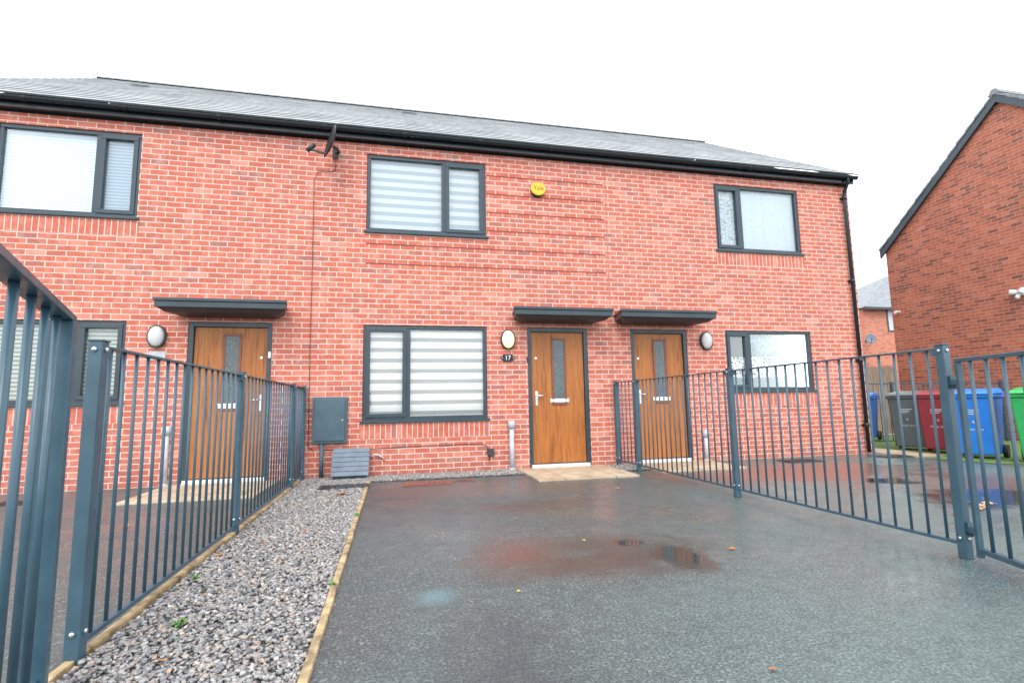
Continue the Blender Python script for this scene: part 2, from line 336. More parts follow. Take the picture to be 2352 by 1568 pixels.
def stones(n,boxes,smin,smax):
    cube=np.array([[x,y,z] for x in(-1,1) for y in(-1,1) for z in(-1,1)],float)
    fc=np.array([[0,1,3,2],[4,6,7,5],[0,4,5,1],[2,3,7,6],[0,2,6,4],[1,5,7,3]])
    areas=np.array([(b[1]-b[0])*(b[3]-b[2]) for b in boxes]);ns=(n*areas/areas.sum()).astype(int)
    ctr=np.concatenate([np.column_stack([rng.uniform(b[0],b[1],k),rng.uniform(b[2],b[3],k)]) for b,k in zip(boxes,ns)]);n=len(ctr)
    sz=rng.uniform(smin,smax,(n,1))*np.column_stack([rng.uniform(.8,1.3,n),rng.uniform(.6,1.,n),rng.uniform(.3,.6,n)])
    v=cube[None]*rng.uniform(.45,1.05,(n,8,3))*sz[:,None,:]
    a=rng.uniform(0,2*np.pi,n);t=rng.normal(0,.45,n)
    ca,sa,ct,st=np.cos(a),np.sin(a),np.cos(t),np.sin(t)
    x=v[...,0]*ct[:,None]+v[...,2]*st[:,None];z=-v[...,0]*st[:,None]+v[...,2]*ct[:,None];y=v[...,1]
    X=x*ca[:,None]-y*sa[:,None]+ctr[:,0:1];Y_=x*sa[:,None]+y*ca[:,None]+ctr[:,1:2]
    z=z+.006+rng.uniform(0,.016,(n,1))
    V=np.stack([X,Y_,z],-1).reshape(-1,3);Fc=(fc[None]+(np.arange(n)*8)[:,None,None]).reshape(-1,4)
    me=bpy.data.meshes.new('gravel');me.vertices.add(len(V));me.vertices.foreach_set('co',V.ravel())
    me.loops.add(Fc.size);me.loops.foreach_set('vertex_index',Fc.ravel().astype(np.int32))
    me.polygons.add(len(Fc));me.polygons.foreach_set('loop_start',np.arange(0,Fc.size,4,dtype=np.int32));me.polygons.foreach_set('loop_total',np.full(len(Fc),4,dtype=np.int32))
    me.update(calc_edges=True);me.validate();me.materials.append(M_gravel)
    o=bpy.data.objects.new('gravel',me);C.objects.link(o);o['kind']='stuff';tag(o,'loose grey slate gravel between the fence and the driveway','gravel')
stones(38000,[(-1.18,-.33,1.0,Y-.02),(-.33,1.78,7.15,Y-.02),(3.2,3.62,7.02,Y-.02)],.005,.0145)
def edging(x,y0,y1,label):
    m=MB();y=y0
    while y<y1:
        e=min(y+1.2,y1);j=random.uniform(-.004,.004);m.box(x-.018+j,x+.018+j,y,e+.002,-.02,.026+random.uniform(-.004,.006));y=e
    tag(m.build('timber_edging',M_timber,bevel=.004),label,'edging')
edging(-.31,.6,7.1,'pale timber edging board between the gravel and the asphalt driveway')
edging(-1.22,.6,7.5,'pale timber edging board under the left hand railing')
# ------------------------------------------------------------------ terrace
WT=4.93
def wallfront(x0,x1,ops,mb,depth=.15):
    xs=sorted({x0,x1,*[o[0] for o in ops],*[o[1] for o in ops]});zs=sorted({-.05,WT,*[o[2] for o in ops],*[o[3] for o in ops]})
    for i in range(len(xs)-1):
        for j in range(len(zs)-1):
            a,b,c,d=xs[i],xs[i+1],zs[j],zs[j+1];cx,cz=(a+b)/2,(c+d)/2
            if any(o[0]<cx<o[1] and o[2]<cz<o[3] for o in ops):continue
            mb.add([(a,Y,c),(b,Y,c),(b,Y,d),(a,Y,d)],[(0,1,2,3)])
    for a,b,c,d in ops:
        y=Y+depth
        mb.add([(a,Y,c),(a,y,c),(a,y,d),(a,Y,d)],[(0,1,2,3)]);mb.add([(b,Y,c),(b,y,c),(b,y,d),(b,Y,d)],[(0,1,2,3)])
        mb.add([(a,Y,c),(b,Y,c),(b,y,c),(a,y,c)],[(0,1,2,3)]);mb.add([(a,Y,d),(b,Y,d),(b,y,d),(a,y,d)],[(0,1,2,3)])
YB=Y+8.9;YR=12.14;ZR=8.14;ZE=5.09;YE=7.50
def gable(mb,x): mb.add([(x,Y,-.05),(x,YB,-.05),(x,YB,WT),(x,YR,ZR-.16),(x,Y,WT)],[(0,1,2,3,4)])
def roof(house,x0,x1,left,right):
    m=MB();dy,dz=(YR-YE)/NROW,(ZR-ZE)/NROW;ny,nz=-(ZR-ZE)/LS,(YR-YE)/LS
    xa=x0-(.06 if left else 0);xb=x1+(.07 if right else 0)
    for i in range(NROW):
        ja=random.uniform(-.012,.012) if left else 0;jb=random.uniform(-.014,.014) if right else 0
        y0,z0=YE+dy*i,ZE+dz*i;y1,z1=y0+dy*1.05,z0+dz*1.05
        lo=(y0+ny*.014,z0+nz*.014);hi=(y1+ny*.004,z1+nz*.004);bt=(y0-ny*.01,z0-nz*.01);bh=(y1-ny*.012,z1-nz*.012)
        m.hexa([(xa+ja,*bt),(xb+jb,*bt),(xb+jb,*bh),(xa+ja,*bh)],[(xa+ja,*lo),(xb+jb,*lo),(xb+jb,*hi),(xa+ja,*hi)])
    yb=2*YR-YE
    m.add([(xa,YR,ZR),(xb,YR,ZR),(xb,yb,ZE),(xa,yb,ZE)],[(0,1,2,3)])
    r=m.build('roof',M_tile,house)
    m=MB();x=xa
    while x<xb-.01:
        e=min(x+.45,xb);m.add([(x,YR-.13,ZR-.045),(x,YR-.05,ZR+.035),(x,YR+.05,ZR+.035),(x,YR+.13,ZR-.045),(e-.003,YR-.13,ZR-.045),(e-.003,YR-.05,ZR+.035),(e-.003,YR+.05,ZR+.035),(e-.003,YR+.13,ZR-.045)],[(0,1,5,4),(1,2,6,5),(2,3,7,6),(0,3,2,1),(4,5,6,7)]);x=e
    m.build('ridge_tile_row',M_ridge,r)
    if right or left:
        for x,on in ((xb-.05,right),(xa+.0,left)):
            if on:
                m=MB();m.hexa([(x,YE+.02,ZE-.1),(x+.04,YE+.02,ZE-.1),(x+.04,YR,ZR-.13),(x,YR,ZR-.13)],[(x,YE+.02,ZE-.02),(x+.04,YE+.02,ZE-.02),(x+.04,YR,ZR-.03),(x,YR,ZR-.03)]);m.build('verge_board',M_black,r)
    MB().box(x0,x1+(.05 if right else 0),Y-.11,Y-.085,4.945,5.075).build('fascia',M_black,house)
    MB().box(x0,x1,Y-.085,Y-.001,4.95,4.965).build('soffit',M_black,house)
    MB().box(x0,x1,Y-.003,Y+.05,4.925,4.951).build('wall_top_board',M_black,house)
    m=MB();n=8;gy,gz,gr=Y-.163,5.055,.048
    ring=lambda x,r:[(x,gy+r*math.cos(math.pi+math.pi*j/n),gz+r*math.sin(math.pi+math.pi*j/n)) for j in range(n+1)]
    a=ring(x0,gr);b=ring(x1+(.07 if right else 0),gr)
    m.add(a+b,[(j,j+1,n+2+j,n+1+j) for j in range(n)],True)
    if right:m.add(ring(x1+.07,gr),[tuple(range(n+1))])
    gt=m.build('gutter',M_black,house)
    x=x0+.35
    while x<x1:
        q=ring(x,gr+.006)+ring(x+.05,gr+.006);MB().add(q,[(j,j+1,n+2+j,n+1+j) for j in range(n)]).build('gutter_bracket',M_black,gt);x+=1.15
    return r
def window(house,x0,x1,z0,z1,mul,small,bmat,sold=True):
    m=MB();y0,y1=Y+.02,Y+.09;w=.055
    m.box(x0,x1,y0,y1,z1-w,z1);m.box(x0,x1,y0,y1,z0+.0,z0+w);m.box(x0,x0+w,y0,y1,z0+w,z1-w);m.box(x1-w,x1,y0,y1,z0+w,z1-w)
    m.box(mul-.035,mul+.035,y0,y1,z0+w,z1-w)
    f=m.build('window',M_frame,house,bevel=.006)
    a,b=(x0+w,mul-.035) if small=='l' else (mul+.035,x1-w)
    s=.045;q=MB();yy=y0-.014
    q.box(a-.012,b+.012,yy,yy+.05,z1-w-s,z1-w+.012);q.box(a-.012,b+.012,yy,yy+.05,z0+w-.012,z0+w+s);q.box(a-.012,a+s,yy,yy+.05,z0+w+s,z1-w-s);q.box(b-s,b+.012,yy,yy+.05,z0+w+s,z1-w-s)
    q.build('sash',M_frame,f,bevel=.005)
    for c,d,k in ((x0+w,mul-.035,'l'),(mul+.035,x1-w,'r')):
        e=s if k==small else 0
        p=MB();p.add([(c+e,y0+.03,z0+w+e),(d-e,y0+.03,z0+w+e),(d-e,y0+.03,z1-w-e),(c+e,y0+.03,z1-w-e)],[(0,1,2,3)]);p.build('pane',M_glass,f)
    p=MB();p.add([(x0,Y+.105,z0),(x1,Y+.105,z0),(x1,Y+.105,z1),(x0,Y+.105,z1)],[(0,1,2,3)]);p.build('blind',bmat,f)
    MB().box(x0-.03,x1+.03,Y-.035,Y+.06,z0-.035,z0+.002).build('sill',M_frame,f,bevel=.005)
    if sold:
        zt=z0-.037;MB().box(x0-.03,x1+.03,Y-.004,Y+.03,zt-.225,zt).build('soldier_course',soldier(zt-.225),house)
    return f
def door(house,x0,x1,z1,hinge,plank=False,lb=1.02):
    z0=.03;w=.065;m=MB();m.box(x0,x0+w,Y+.01,Y+.09,0,z1);m.box(x1-w,x1,Y+.01,Y+.09,0,z1);m.box(x0+w,x1-w,Y+.01,Y+.09,z1-w,z1)
    m.box(x0,x1,Y+.09,Y+.14,0,z1)
    fr=m.build('door_frame',M_frame,house,bevel=.005)
    a,b=x0+w+.004,x1-w-.004
    d=MB().box(a,b,Y+.045,Y+.085,.075,z1-w-.004).build('door',M_oak,house,bevel=.004)
    if plank:
        for k in range(1,6):
            x=a+(b-a)*k/6
            if abs(x-(a+b)/2)<.12:continue
            MB().box(x-.002,x+.002,Y+.043,Y+.0455,.1,z1-w-.05).build('groove',M_mould,d)
    cx=(a+b)/2+.015;gw=.085;zt=z1-.19;zb=zt-.98;q=.035
    m=MB();m.box(cx-gw-q,cx+gw+q,Y+.03,Y+.046,zt,zt+q);m.box(cx-gw-q,cx+gw+q,Y+.03,Y+.046,zb-q,zb);m.box(cx-gw-q,cx-gw,Y+.03,Y+.046,zb,zt);m.box(cx+gw,cx+gw+q,Y+.03,Y+.046,zb,zt)
    m.build('glazing_bead',M_mould,d,bevel=.006)
    MB().box(cx-gw,cx+gw,Y+.038,Y+.044,zb,zt).build('door_glass',M_dglass,d)
    m=MB();m.box(cx-.155,cx+.155,Y+.03,Y+.044,lb-.032,lb+.032);m.build('letterbox',M_chrome,d,bevel=.005)
    MB().box(cx-.125,cx+.125,Y+.024,Y+.0295,lb-.018,lb+.018).build('letter_flap',M_thresh,d)
    hx=a+.07 if hinge=='r' else b-.07;s=1 if hinge=='r' else -1
    m=MB();m.box(hx-.018,hx+.018,Y+.035,Y+.044,.95,1.17);m.tube([(hx,Y+.04,1.10),(hx,Y-.01,1.10)],.010);m.tube([(hx,Y-.008,1.10),(hx+s*.12,Y-.008,1.10)],.010);m.build('door_handle',M_chrome,d)
    MB().disc((hx,Y+.044,1.68),(.017,0,0),(0,0,.017),(0,-.006,0)).build('lock_cylinder',M_chrome,d)
    m=MB();m.box(x0+.03,x1-.03,Y-.03,Y+.12,.0,.062);m.build('threshold',M_thresh,d,bevel=.006)
def canopy(house,x0,x1):
    z=2.395;y0=Y-.5;yw=Y-.001
    def tr(i0,i1,ya_,za,zb,zc=None):
        zc=za if zc is None else zc
        return [(x0+i0,ya_,za),(x1-i0,ya_,za),(x1-i1,yw,zc),(x0+i1,yw,zc)],[(x0+i0,ya_,zb),(x1-i0,ya_,zb),(x1-i1,yw,zb),(x0+i1,yw,zb)]
    m=MB();m.hexa(*tr(0,.10,y0,z-.042,z));m.hexa(*tr(.015,.12,y0+.015,z-.120,z-.0425))
    c=m.build('door_canopy',M_canopy,house,bevel=.006)
    m=MB();t=[(x0+.04,y0+.04,z-.122),(x1-.04,y0+.04,z-.122),(x1-.14,yw,z-.122),(x0+.14,yw,z-.122)]
    b=[(x0+.10,y0+.12,z-.165),(x1-.10,y0+.12,z-.165),(x1-.22,yw,z-.175),(x0+.22,yw,z-.175)];m.hexa(b,t);m.build('canopy_soffit',M_soffit,c)
    MB().box(x0+.12,x1-.12,Y-.03,Y-.001,z+.001,z+.04).build('flashing',M_canopy,c)
def house(label,x0,x1,ops,left,right,mid=False):
    h=thing('terraced_house',label,'house',((x0+x1)/2,Y,0))
    m=MB();wallfront(x0,x1,ops,m)
    if left or mid:gable(m,x0)
    if right or mid:gable(m,x1)
    m.add([(x0,YB,-.05),(x1,YB,-.05),(x1,YB,WT),(x0,YB,WT)],[(0,1,2,3)])
    m.build('wall',M_brick,h,weld=True);roof(h,x0,x1,left,right)
    return h
ZU0,ZU1,ZL1=3.572,4.77,2.16
XA,XB,XC,XD=-6.25,-1.4,3.4,8.30
hL=house('left end terraced brick house behind the left railing and open gate',XA,XB,[(-5.09,-3.425,ZU0,ZU1),(-5.09,-3.455,1.083,ZL1),(-2.72,-1.665,0,2.163)],True,False)
hM=house('middle terraced brick house with striped blinds and yellow alarm box',XB,XC,[(-.43,1.378,ZU0,ZU1),(-.445,1.367,.776,ZL1),(2.004,2.995,0,2.155)],False,False,True)
hR=house('right end terraced brick house with net curtains and black downpipe at its corner',XC,XD,[(5.445,7.175,ZU0,ZU1),(5.48,7.205,1.133,ZL1),(3.735,4.755,0,2.155)],False,True)
window(hL,-5.09,-3.425,ZU0,ZU1,F(221,400)[0],'r',B_ven)
window(hL,-5.09,-3.455,1.083,ZL1,F(172,830)[0],'r',B_ven2)
window(hM,-.43,1.378,ZU0,ZU1,F(1020,450)[0],'r',B_zebra2,False)
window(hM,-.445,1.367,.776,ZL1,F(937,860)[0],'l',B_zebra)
window(hR,5.445,7.175,ZU0,ZU1,F(1703,510)[0],'l',B_lace)
window(hR,5.48,7.205,1.133,ZL1,F(1725,830)[0],'l',B_lace_refl)
door(hL,-2.72,-1.665,2.163,'l');door(hM,2.004,2.995,2.155,'r');door(hR,3.735,4.755,2.155,'r',True)
canopy(hL,-2.97,-1.39);canopy(hM,1.68,3.25);canopy(hR,3.36,5.02)
M_joint_shade=simple('brick shadow joint',(.11,.045,.04),.9)
for k,z in enumerate([4.575,4.275,3.975,3.675,3.375,3.075]):
    MB().box(1.385 if k<4 else -.43,3.36,Y-.002,Y+.01,z-.007,z+.006).build('joint_shade_strip',M_joint_shade,hM)  # thin dark strips on the wall face paint the courses' shadow lines
M_mast=simple('movement joint mastic',(.42,.19,.14),.8)
MB().box(3.393,3.407,Y-.003,Y+.01,.0,4.9).build('movement_joint',M_mast,hR)
for (u,v),hh in (((325,196),hL),((940,259),hM)):
    d=fw+r2*((u-W/2)/FP)-u2*((v-H/2)/FP);n=Vector((0,-(ZR-ZE),YR-YE)).normalized();t=(Vector((0,YE,ZE))+n*.03-O).dot(n)/d.dot(n);p=O+d*t
    s=Vector((0,YR-YE,ZR-ZE)).normalized();ex=Vector((.16,0,0));a=s*.12
    MB().hexa([p-ex-a,p+ex-a,p+ex+a,p-ex+a],[p-ex-a+n*.016,p+ex-a+n*.016,p+ex+a+n*.004,p-ex+a+n*.004]).build('roof_vent',M_tile2,hh)
m=MB();px=8.165;m.tube([(px,Y-.163,5.02),(px,Y-.163,4.95),(px,Y-.07,4.80),(px,Y-.055,4.72),(px,Y-.055,.03)],.032,12)
dp=m.build('downpipe',M_black,hR)
for z in (4.68,3.1,1.65,.5):
    m=MB();m.tube([(px,Y-.055,z-.035),(px,Y-.055,z+.035)],.039,12);m.box(px-.055,px+.055,Y-.03,Y-.001,z-.02,z+.02);m.build('pipe_clip',M_black,dp)
# ------------------------------------------------------------------ things on the walls
def lamp(u,v,label,mat):
    x,z=F(u,v);t=thing('wall_lamp',label,'lamp',(x,Y,z),0,None)
    MB().disc((x,Y-.001,z),(.115,0,0),(0,0,.155),(0,-.05,0)).build('lamp_base',M_black,t,bevel=.006)
    MB().ell((x,Y-.05,z),(.096,.055,.135)).build('diffuser',mat,t)
M_diff=simple('frosted diffuser',(.55,.57,.58),.35,var=.04)
lamp(362,773,'unlit oval wall lamp left of the left hand door',M_diff)
lamp(1166,780,'lit cream oval wall lamp beside the middle door',M_lit)
lamp(1620,783,'unlit oval wall lamp between the right hand door and window',M_diff)
x,z=F(1166,822);t=thing('house_number_plate','small black number plate under the lit wall lamp','sign',(x,Y,z))
m=MB();m.disc((x,Y-.001,z),(.115,0,0),(0,0,.045),(0,-.012,0));m.box(x-.075,x+.075,Y-.013,Y-.001,z-.058,z+.058);m.build('plate',M_black,t,bevel=.003)
text('17',.095,mface(x,Y-.0165,z),M_print,t,'number')
MB().disc((x-.09,Y-.013,z),(.007,0,0),(0,0,.007),(0,-.003,0)).build('screw',M_bolt,t);MB().disc((x+.09,Y-.013,z),(.007,0,0),(0,0,.007),(0,-.003,0)).build('screw',M_bolt,t)
x,z=F(361,817);t=thing('house_number_plate','small pale number plate under the left hand wall lamp','sign',(x,Y,z))
MB().box(x-.1,x+.1,Y-.01,Y-.001,z-.06,z+.06).build('plate',M_pipe,t,bevel=.003)
for s in (-1,1):MB().disc((x+s*.085,Y-.0105,z),(.006,0,0),(0,0,.006),(0,-.003,0)).build('screw',M_bolt,t)
x,z=F(1234,438);t=thing('alarm_box','round yellow burglar alarm box high on the middle house wall','alarm',(x,Y,z))
MB().disc((x,Y-.001,z-.010),(.118,0,0),(0,0,.110),(0,-.04,0)).build('backplate',M_black,t,bevel=.008)
m=MB();m.disc((x,Y-.04,z+.004),(.124,0,0),(0,0,.110),(0,-.03,0));m.build('cover',M_yellow,t,bevel=.014)
text('Yale',.10,mface(x+.003,Y-.0715,z+.012),M_ink2,t,'lettering')
for u,v,l in ((1212,826,'tiny black doorbell on the middle door frame'),(619,815,'tiny white doorbell on the left door frame')):
    x,z=F(u,v);tag(MB().box(x-.018,x+.018,Y-.012,Y+.012,z-.045,z+.045).build('doorbell',M_black if u>1000 else M_white,bevel=.006),l,'doorbell')
def dish(label,c,n,r,wall,lnbdir,cat='satellite dish',mat=None):
    c=Vector(c);n=Vector(n).normalized();t=thing('satellite_dish',label,cat,c)
    a=n.cross(Vector((0,0,1))).normalized();b=a.cross(n);m=MB();N=28;K=5;vs=[]
    for s,off in ((0,0),(1,-.012)):
        for k in range(K+1):
            q=r*k/K
            for j in range(N):
                th=2*math.pi*j/N;vs.append(c+a*q*.92*math.cos(th)+b*q*math.sin(th)+n*(.32*q*q/r*.6+off-.0))
    fs=[]
    for s in range(2):
        o=s*(K+1)*N
        for k in range(K):
            for j in range(N):fs.append((o+k*N+j,o+k*N+(j+1)%N,o+(k+1)*N+(j+1)%N,o+(k+1)*N+j))
    o=K*N
    for j in range(N):fs.append((o+j,o+(j+1)%N,(K+1)*N+o+(j+1)%N,(K+1)*N+o+j))
    m.add(vs,fs,True);m.build('reflector',mat or M_cable,t)
    e=c+Vector(lnbdir);low=c-b*r*.85+n*.03
    MB().bar(low,e,.026,.026).build('feed_arm',M_cable,t)
    MB().tube([e+Vector((0,0,-.03)),e+(c-e).normalized()*.1+Vector((0,0,.03))],.032,12).build('receiver_head',M_cable,t)
    w=Vector(wall);MB().tube([c-n*.02-b*.05,c-n*.07-b*.06,Vector((c.x-n.x*.07,w.y-.04,w.z)),w],.018).box(w.x-.04,w.x+.04,w.y-.012,w.y,w.z-.09,w.z+.09).build('wall_bracket',M_cable,t)
h=hit(764,328,1,Y-.36);wx,wz=F(768,352)
e=hit(706,341,1,Y-.42)
dish('small black satellite dish under the gutter, seen edge on',h,(-.89,-.33,.22),.24,(wx+.02,Y-.001,wz),Vector(e)-h)
def cable(label,pts,r=.006):
    tag(MB().tube([(x,Y-.012-(.001 if i%2 else 0),z) for i,(x,z) in enumerate(pts)],r,6).build('cable',M_cable2),label,'cable')
cable('thin black cable running down the wall from the satellite dish',[F(770,366),F(771,390),F(764,395),F(732,394),F(722,412),F(718,600),F(712,800),F(708,1025),F(720,1035)],.005)
cable('thin black cable looping along the wall above the meter cover',[F(735,1033),F(850,1031),F(950,1024),F(1050,1020),F(1105,1018),F(1119,1024),F(1119,1040),F(1127,1046)],.005)
x,z=F(1127,1038);t=thing('junction_box','small dark electrical box low on the wall','electrical box',(x,Y,z));MB().box(x-.045,x+.045,Y-.05,Y-.001,z-.055,z+.055).build('box',M_ink,t,bevel=.006);MB().tube([(x-.02,Y-.02,z-.05),(x-.03,Y-.03,z-.12)],.008).build('lead',M_cable,t)
x,z=F(862,1050);tag(MB().tube([(x-.05,Y-.03,z-.01),(x-.02,Y-.05,z+.05),(x+.04,Y-.05,z+.04),(x+.10,Y-.02,z),(x+.12,Y-.01,z-.04)],.012,8).build('outlet_hose',M_pipe),'short pale hose sticking out of the wall beside the slatted cover','hose')
x0,z1=F(720,912);x1,z0=F(797,1016)
t=thing('electric_meter_box','grey wall mounted meter box left of the lower striped window','meter box',((x0+x1)/2,Y,z0))
MB().box(x0,x1,Y-.07,Y-.001,z0,z1).build('cabinet',M_meter,t,bevel=.008)
d=MB().box(x0+.03,x1-.03,Y-.085,Y-.071,z0+.035,z1-.03).build('cabinet_door',M_meter,t,bevel=.006)
MB().disc((x1-.06,Y-.085,(z0+z1)/2),(.012,0,0),(0,0,.012),(0,-.004,0)).build('lock',M_bolt,t)
MB().tube([((x0+x1)/2-.1,Y-.035,z0),((x0+x1)/2-.1,Y-.035,.0)],.028).build('conduit',M_meter,t)
t=thing('slatted_meter_cover','low slatted grey meter cover sloping from wall to gravel','meter cover',(-.555,7.5,0))
x0,x1=-.82,-.33;yf,yb=7.42,Y-.02;zf,zb=.05,.40
m=MB();m.hexa([(x0+.03,yf+.04,0),(x1-.03,yf+.04,0),(x1-.03,yb,0),(x0+.03,yb,0)],[(x0+.03,yf+.04,zf),(x1-.03,yf+.04,zf),(x1-.03,yb,zb-.02),(x0+.03,yb,zb-.02)]);m.build('housing',M_meter,t)
n=6
m=MB()
for k in range(n):
    a,b=k/n,(k+.93)/n;ya_,yb_=yf+(yb-yf)*a,yf+(yb-yf)*b;za,zb_=zf+(zb-zf)*a,zf+(zb-zf)*b
    m.hexa([(x0,ya_,za),(x1,ya_,za),(x1,yb_,zb_),(x0,yb_,zb_)],[(x0,ya_-.02,za+.014),(x1,ya_-.02,za+.014),(x1,yb_-.02,zb_+.014),(x0,yb_-.02,zb_+.014)])
m.build('slatted_lid',M_meter2,t,bevel=.003)
for u,v,l in ((1175,966,'pale capped standpipe left of the middle door'),(383,978,'pale capped standpipe behind the left railing'),(1621,987,'pale capped standpipe behind the right railing')):
    x,z=F(u,v,Y-.06);t=thing('standpipe',l,'pipe',(x,Y-.06,0))
    MB().tube([(x,Y-.06,0),(x,Y-.06,z-.06)],.036,14).build('pipe',M_pipe,t);MB().tube([(x,Y-.06,z-.11),(x,Y-.06,z)],.052,14).build('pipe_cap',M_pipe,t)
    m=MB();m.tube([(x,Y-.06,.0),(x,Y-.06,.04)],.05,14);m.build('collar',M_pipe,t)
def cover(x,y,w,d,mat,label,z=.006):
    t=thing('drain_cover',label,'drain cover',(x,y,z));MB().box(x-w/2,x+w/2,y-d/2,y+d/2,z-.02,z+.003).build('cover_frame',mat,t)
    m=MB();k=9
    for i in range(k):
        a=x-w/2+.03+(w-.06)*i/k;m.box(a,a+(w-.06)/k*.6,y-d/2+.03,y+d/2-.03,z+.003,z+.009)
    m.build('grille',mat,t)
cover(-.585,6.74,.58,.3,M_iron2,'black drain cover set in the gravel near the slatted cover',.024)
cover(.42,6.76,.60,.34,M_iron,'rusty brown drain cover at the asphalt edge below the lower striped window')
cover(.90,6.86,.26,.14,M_iron,'tiny rusty cover beside the rusty brown drain cover')
cover(6.3,7.15,.62,.36,M_iron2,'dark drain cover before the right hand house window')
x,y=G(2055,1048);cover(x,y,.6,.3,M_iron2,'dark drain grating near the house corner and bins')
x,y=G(50,1155);cover(x,y,.5,.3,M_iron2,'dark drain cover left behind the open gate')
# ------------------------------------------------------------------ railings
def post(t,p,ztop,s=.055,name='post',bolts=True,side=1):
    x,y=p;o=MB().box(x-s/2,x+s/2,y-s/2,y+s/2,0,ztop).build(name,M_rail,t,bevel=.004)
    MB().box(x-s/2-.003,x+s/2+.003,y-s/2-.003,y+s/2+.003,ztop,ztop+.006).build('post_cap',M_rail,o)
    if bolts:
        for z in (ztop-.035,.12):
            MB().ell((x+side*(s/2+.004),y,z),(.008,.011,.011),10,6).build('bolt',M_bolt,o);MB().ell((x,y-s/2-.004,z),(.011,.008,.011),10,6).build('bolt',M_bolt,o)
    return o
BAR=MB().tube([(0,0,0),(0,0,1)],.0088,8).build('bar',M_rail);BARM=BAR.data;bpy.data.objects.remove(BAR)
def bars(t,p,q,z0,z1,sp,skip0=.08,r=1.):
    p,q=Vector((*p,0)),Vector((*q,0));L=(q-p).length;n=max(1,round((L-2*skip0)/sp));
    for k in range(n+1):
        c=p.lerp(q,(skip0+(L-2*skip0)*k/n)/L);o=bpy.data.objects.new('bar',BARM);C.objects.link(o);o.parent=t
        o.matrix_parent_inverse=t.matrix_basis.inverted();o.matrix_basis=Matrix.Translation((c.x,c.y,z0))@Matrix.Diagonal((r,r,z1-z0,1))
def fence(label,x,posts,zt,zb,side):
    t=thing('metal_railing',label,'railing',(x,(posts[0]+posts[-1])/2,0))
    for y in posts:post(t,(x,y),zt+.015,side=side)
    for a,b in zip(posts,posts[1:]):
        MB().box(x-.019,x+.019,a+.03,b-.03,zt-.012,zt).build('top_rail',M_rail,t,bevel=.002)
        MB().box(x-.013,x+.013,a+.03,b-.03,zb,zb+.02).build('bottom_rail',M_rail,t,bevel=.002)
        if b-a>.3:bars(t,(x,a),(x,b),zb+.01,zt-.01,.118,.1)
        for e,s in ((a+.045,1),(b-.045,-1)):
            MB().box(x-.022,x+.022,e-.015,e+.015,zt-.05,zt-.013).build('clamp',M_rail,t)
    return t
fence('blue grey steel railing between the gravel strip and the left driveway',-1.22,[2.50,4.61,6.87,7.64],1.262,.06,1)
fence('blue grey steel railing between the middle and right driveways',3.42,[2.6,4.77,6.95,7.64],1.292,.075,-1)
def gate(label,p,q,zt,zb,st,sp,mid=None,r=1.15):
    t=thing('metal_gate',label,'gate',(*p,0));P,Q=Vector((*p,0)),Vector((*q,0));d=(Q-P).normalized()
    U=Vector((0,0,1))
    for e,nm in ((P,'stile'),(Q,'stile')):
        MB().bar(e+U*.03,e+U*zt,st,st,d).build(nm,M_rail,t,bevel=.004)
    a,b=P+d*st/2,Q-d*st/2
    MB().bar(P-d*st*.55+U*(zt+.012),Q+d*st*.5+U*(zt+.012),st*.9,.024).build('top_rail',M_rail,t,bevel=.003)
    MB().bar(a+U*zb,b+U*zb,.035,.03).build('bottom_rail',M_rail,t,bevel=.003)
    if mid:MB().bar(a+U*mid,b+U*mid,.03,.012).build('middle_rail',M_rail,t)
    bars(t,(a.x,a.y),(b.x,b.y),zb,zt,sp,.085,r)
    for z in (zt-.12,.18):
        m=MB();m.bar(P+U*z,P-d*.16+U*z,.035,.03);m.tube([P-d*.06+U*(z-.04),P-d*.06+U*(z+.04)],.014);m.build('hinge',M_rail,t)
        MB().ell(P-d*.10+U*(z+.03),(.012,.012,.012),10,6).build('hinge_bolt',M_bolt,t)
    return t
gate('open blue grey gate at the far left, closest to the viewer',(-1.165,2.15),(-.68,.84),1.31,.1,.072,.19,None,1.35)
gate('blue grey gate hinged on the right hand railing post, cut by the frame',(3.40,2.50),(3.05,1.52),1.19,.075,.03,.12)
t=thing('metal_railing','low dark railing behind the bins near the timber fence','railing',(9.6,8.6,0))
for x in (8.5,9.9,11.3,12.8):post(t,(x,8.6),1.28,s=.05,bolts=False)
MB().box(8.36,12.95,8.585,8.615,1.24,1.262).build('top_rail',M_rail,t);MB().box(8.36,12.95,8.59,8.61,.1,.12).build('bottom_rail',M_rail,t)
bars(t,(8.4,8.6),(12.9,8.6),.11,1.25,.12,r=.85)
t=thing('timber_fence','weathered timber board fence between the two brick buildings','fence',(11,11.15,0))
x=8.35
m=MB()
while x<12.95:
    m.box(x,x+.124,11.15+random.uniform(0,.012),11.18,0.03,1.80+random.uniform(-.02,.02));x+=.122
m.build('boards',M_fwood,t)
for z in (.3,1.5):MB().box(8.35,12.97,11.185,11.24,z,z+.09).build('fence_rail',M_fwood,t)
for x in (8.5,10.3,12.1):MB().box(x,x+.09,11.242,11.33,0,1.75).build('fence_post',M_fwood,t)
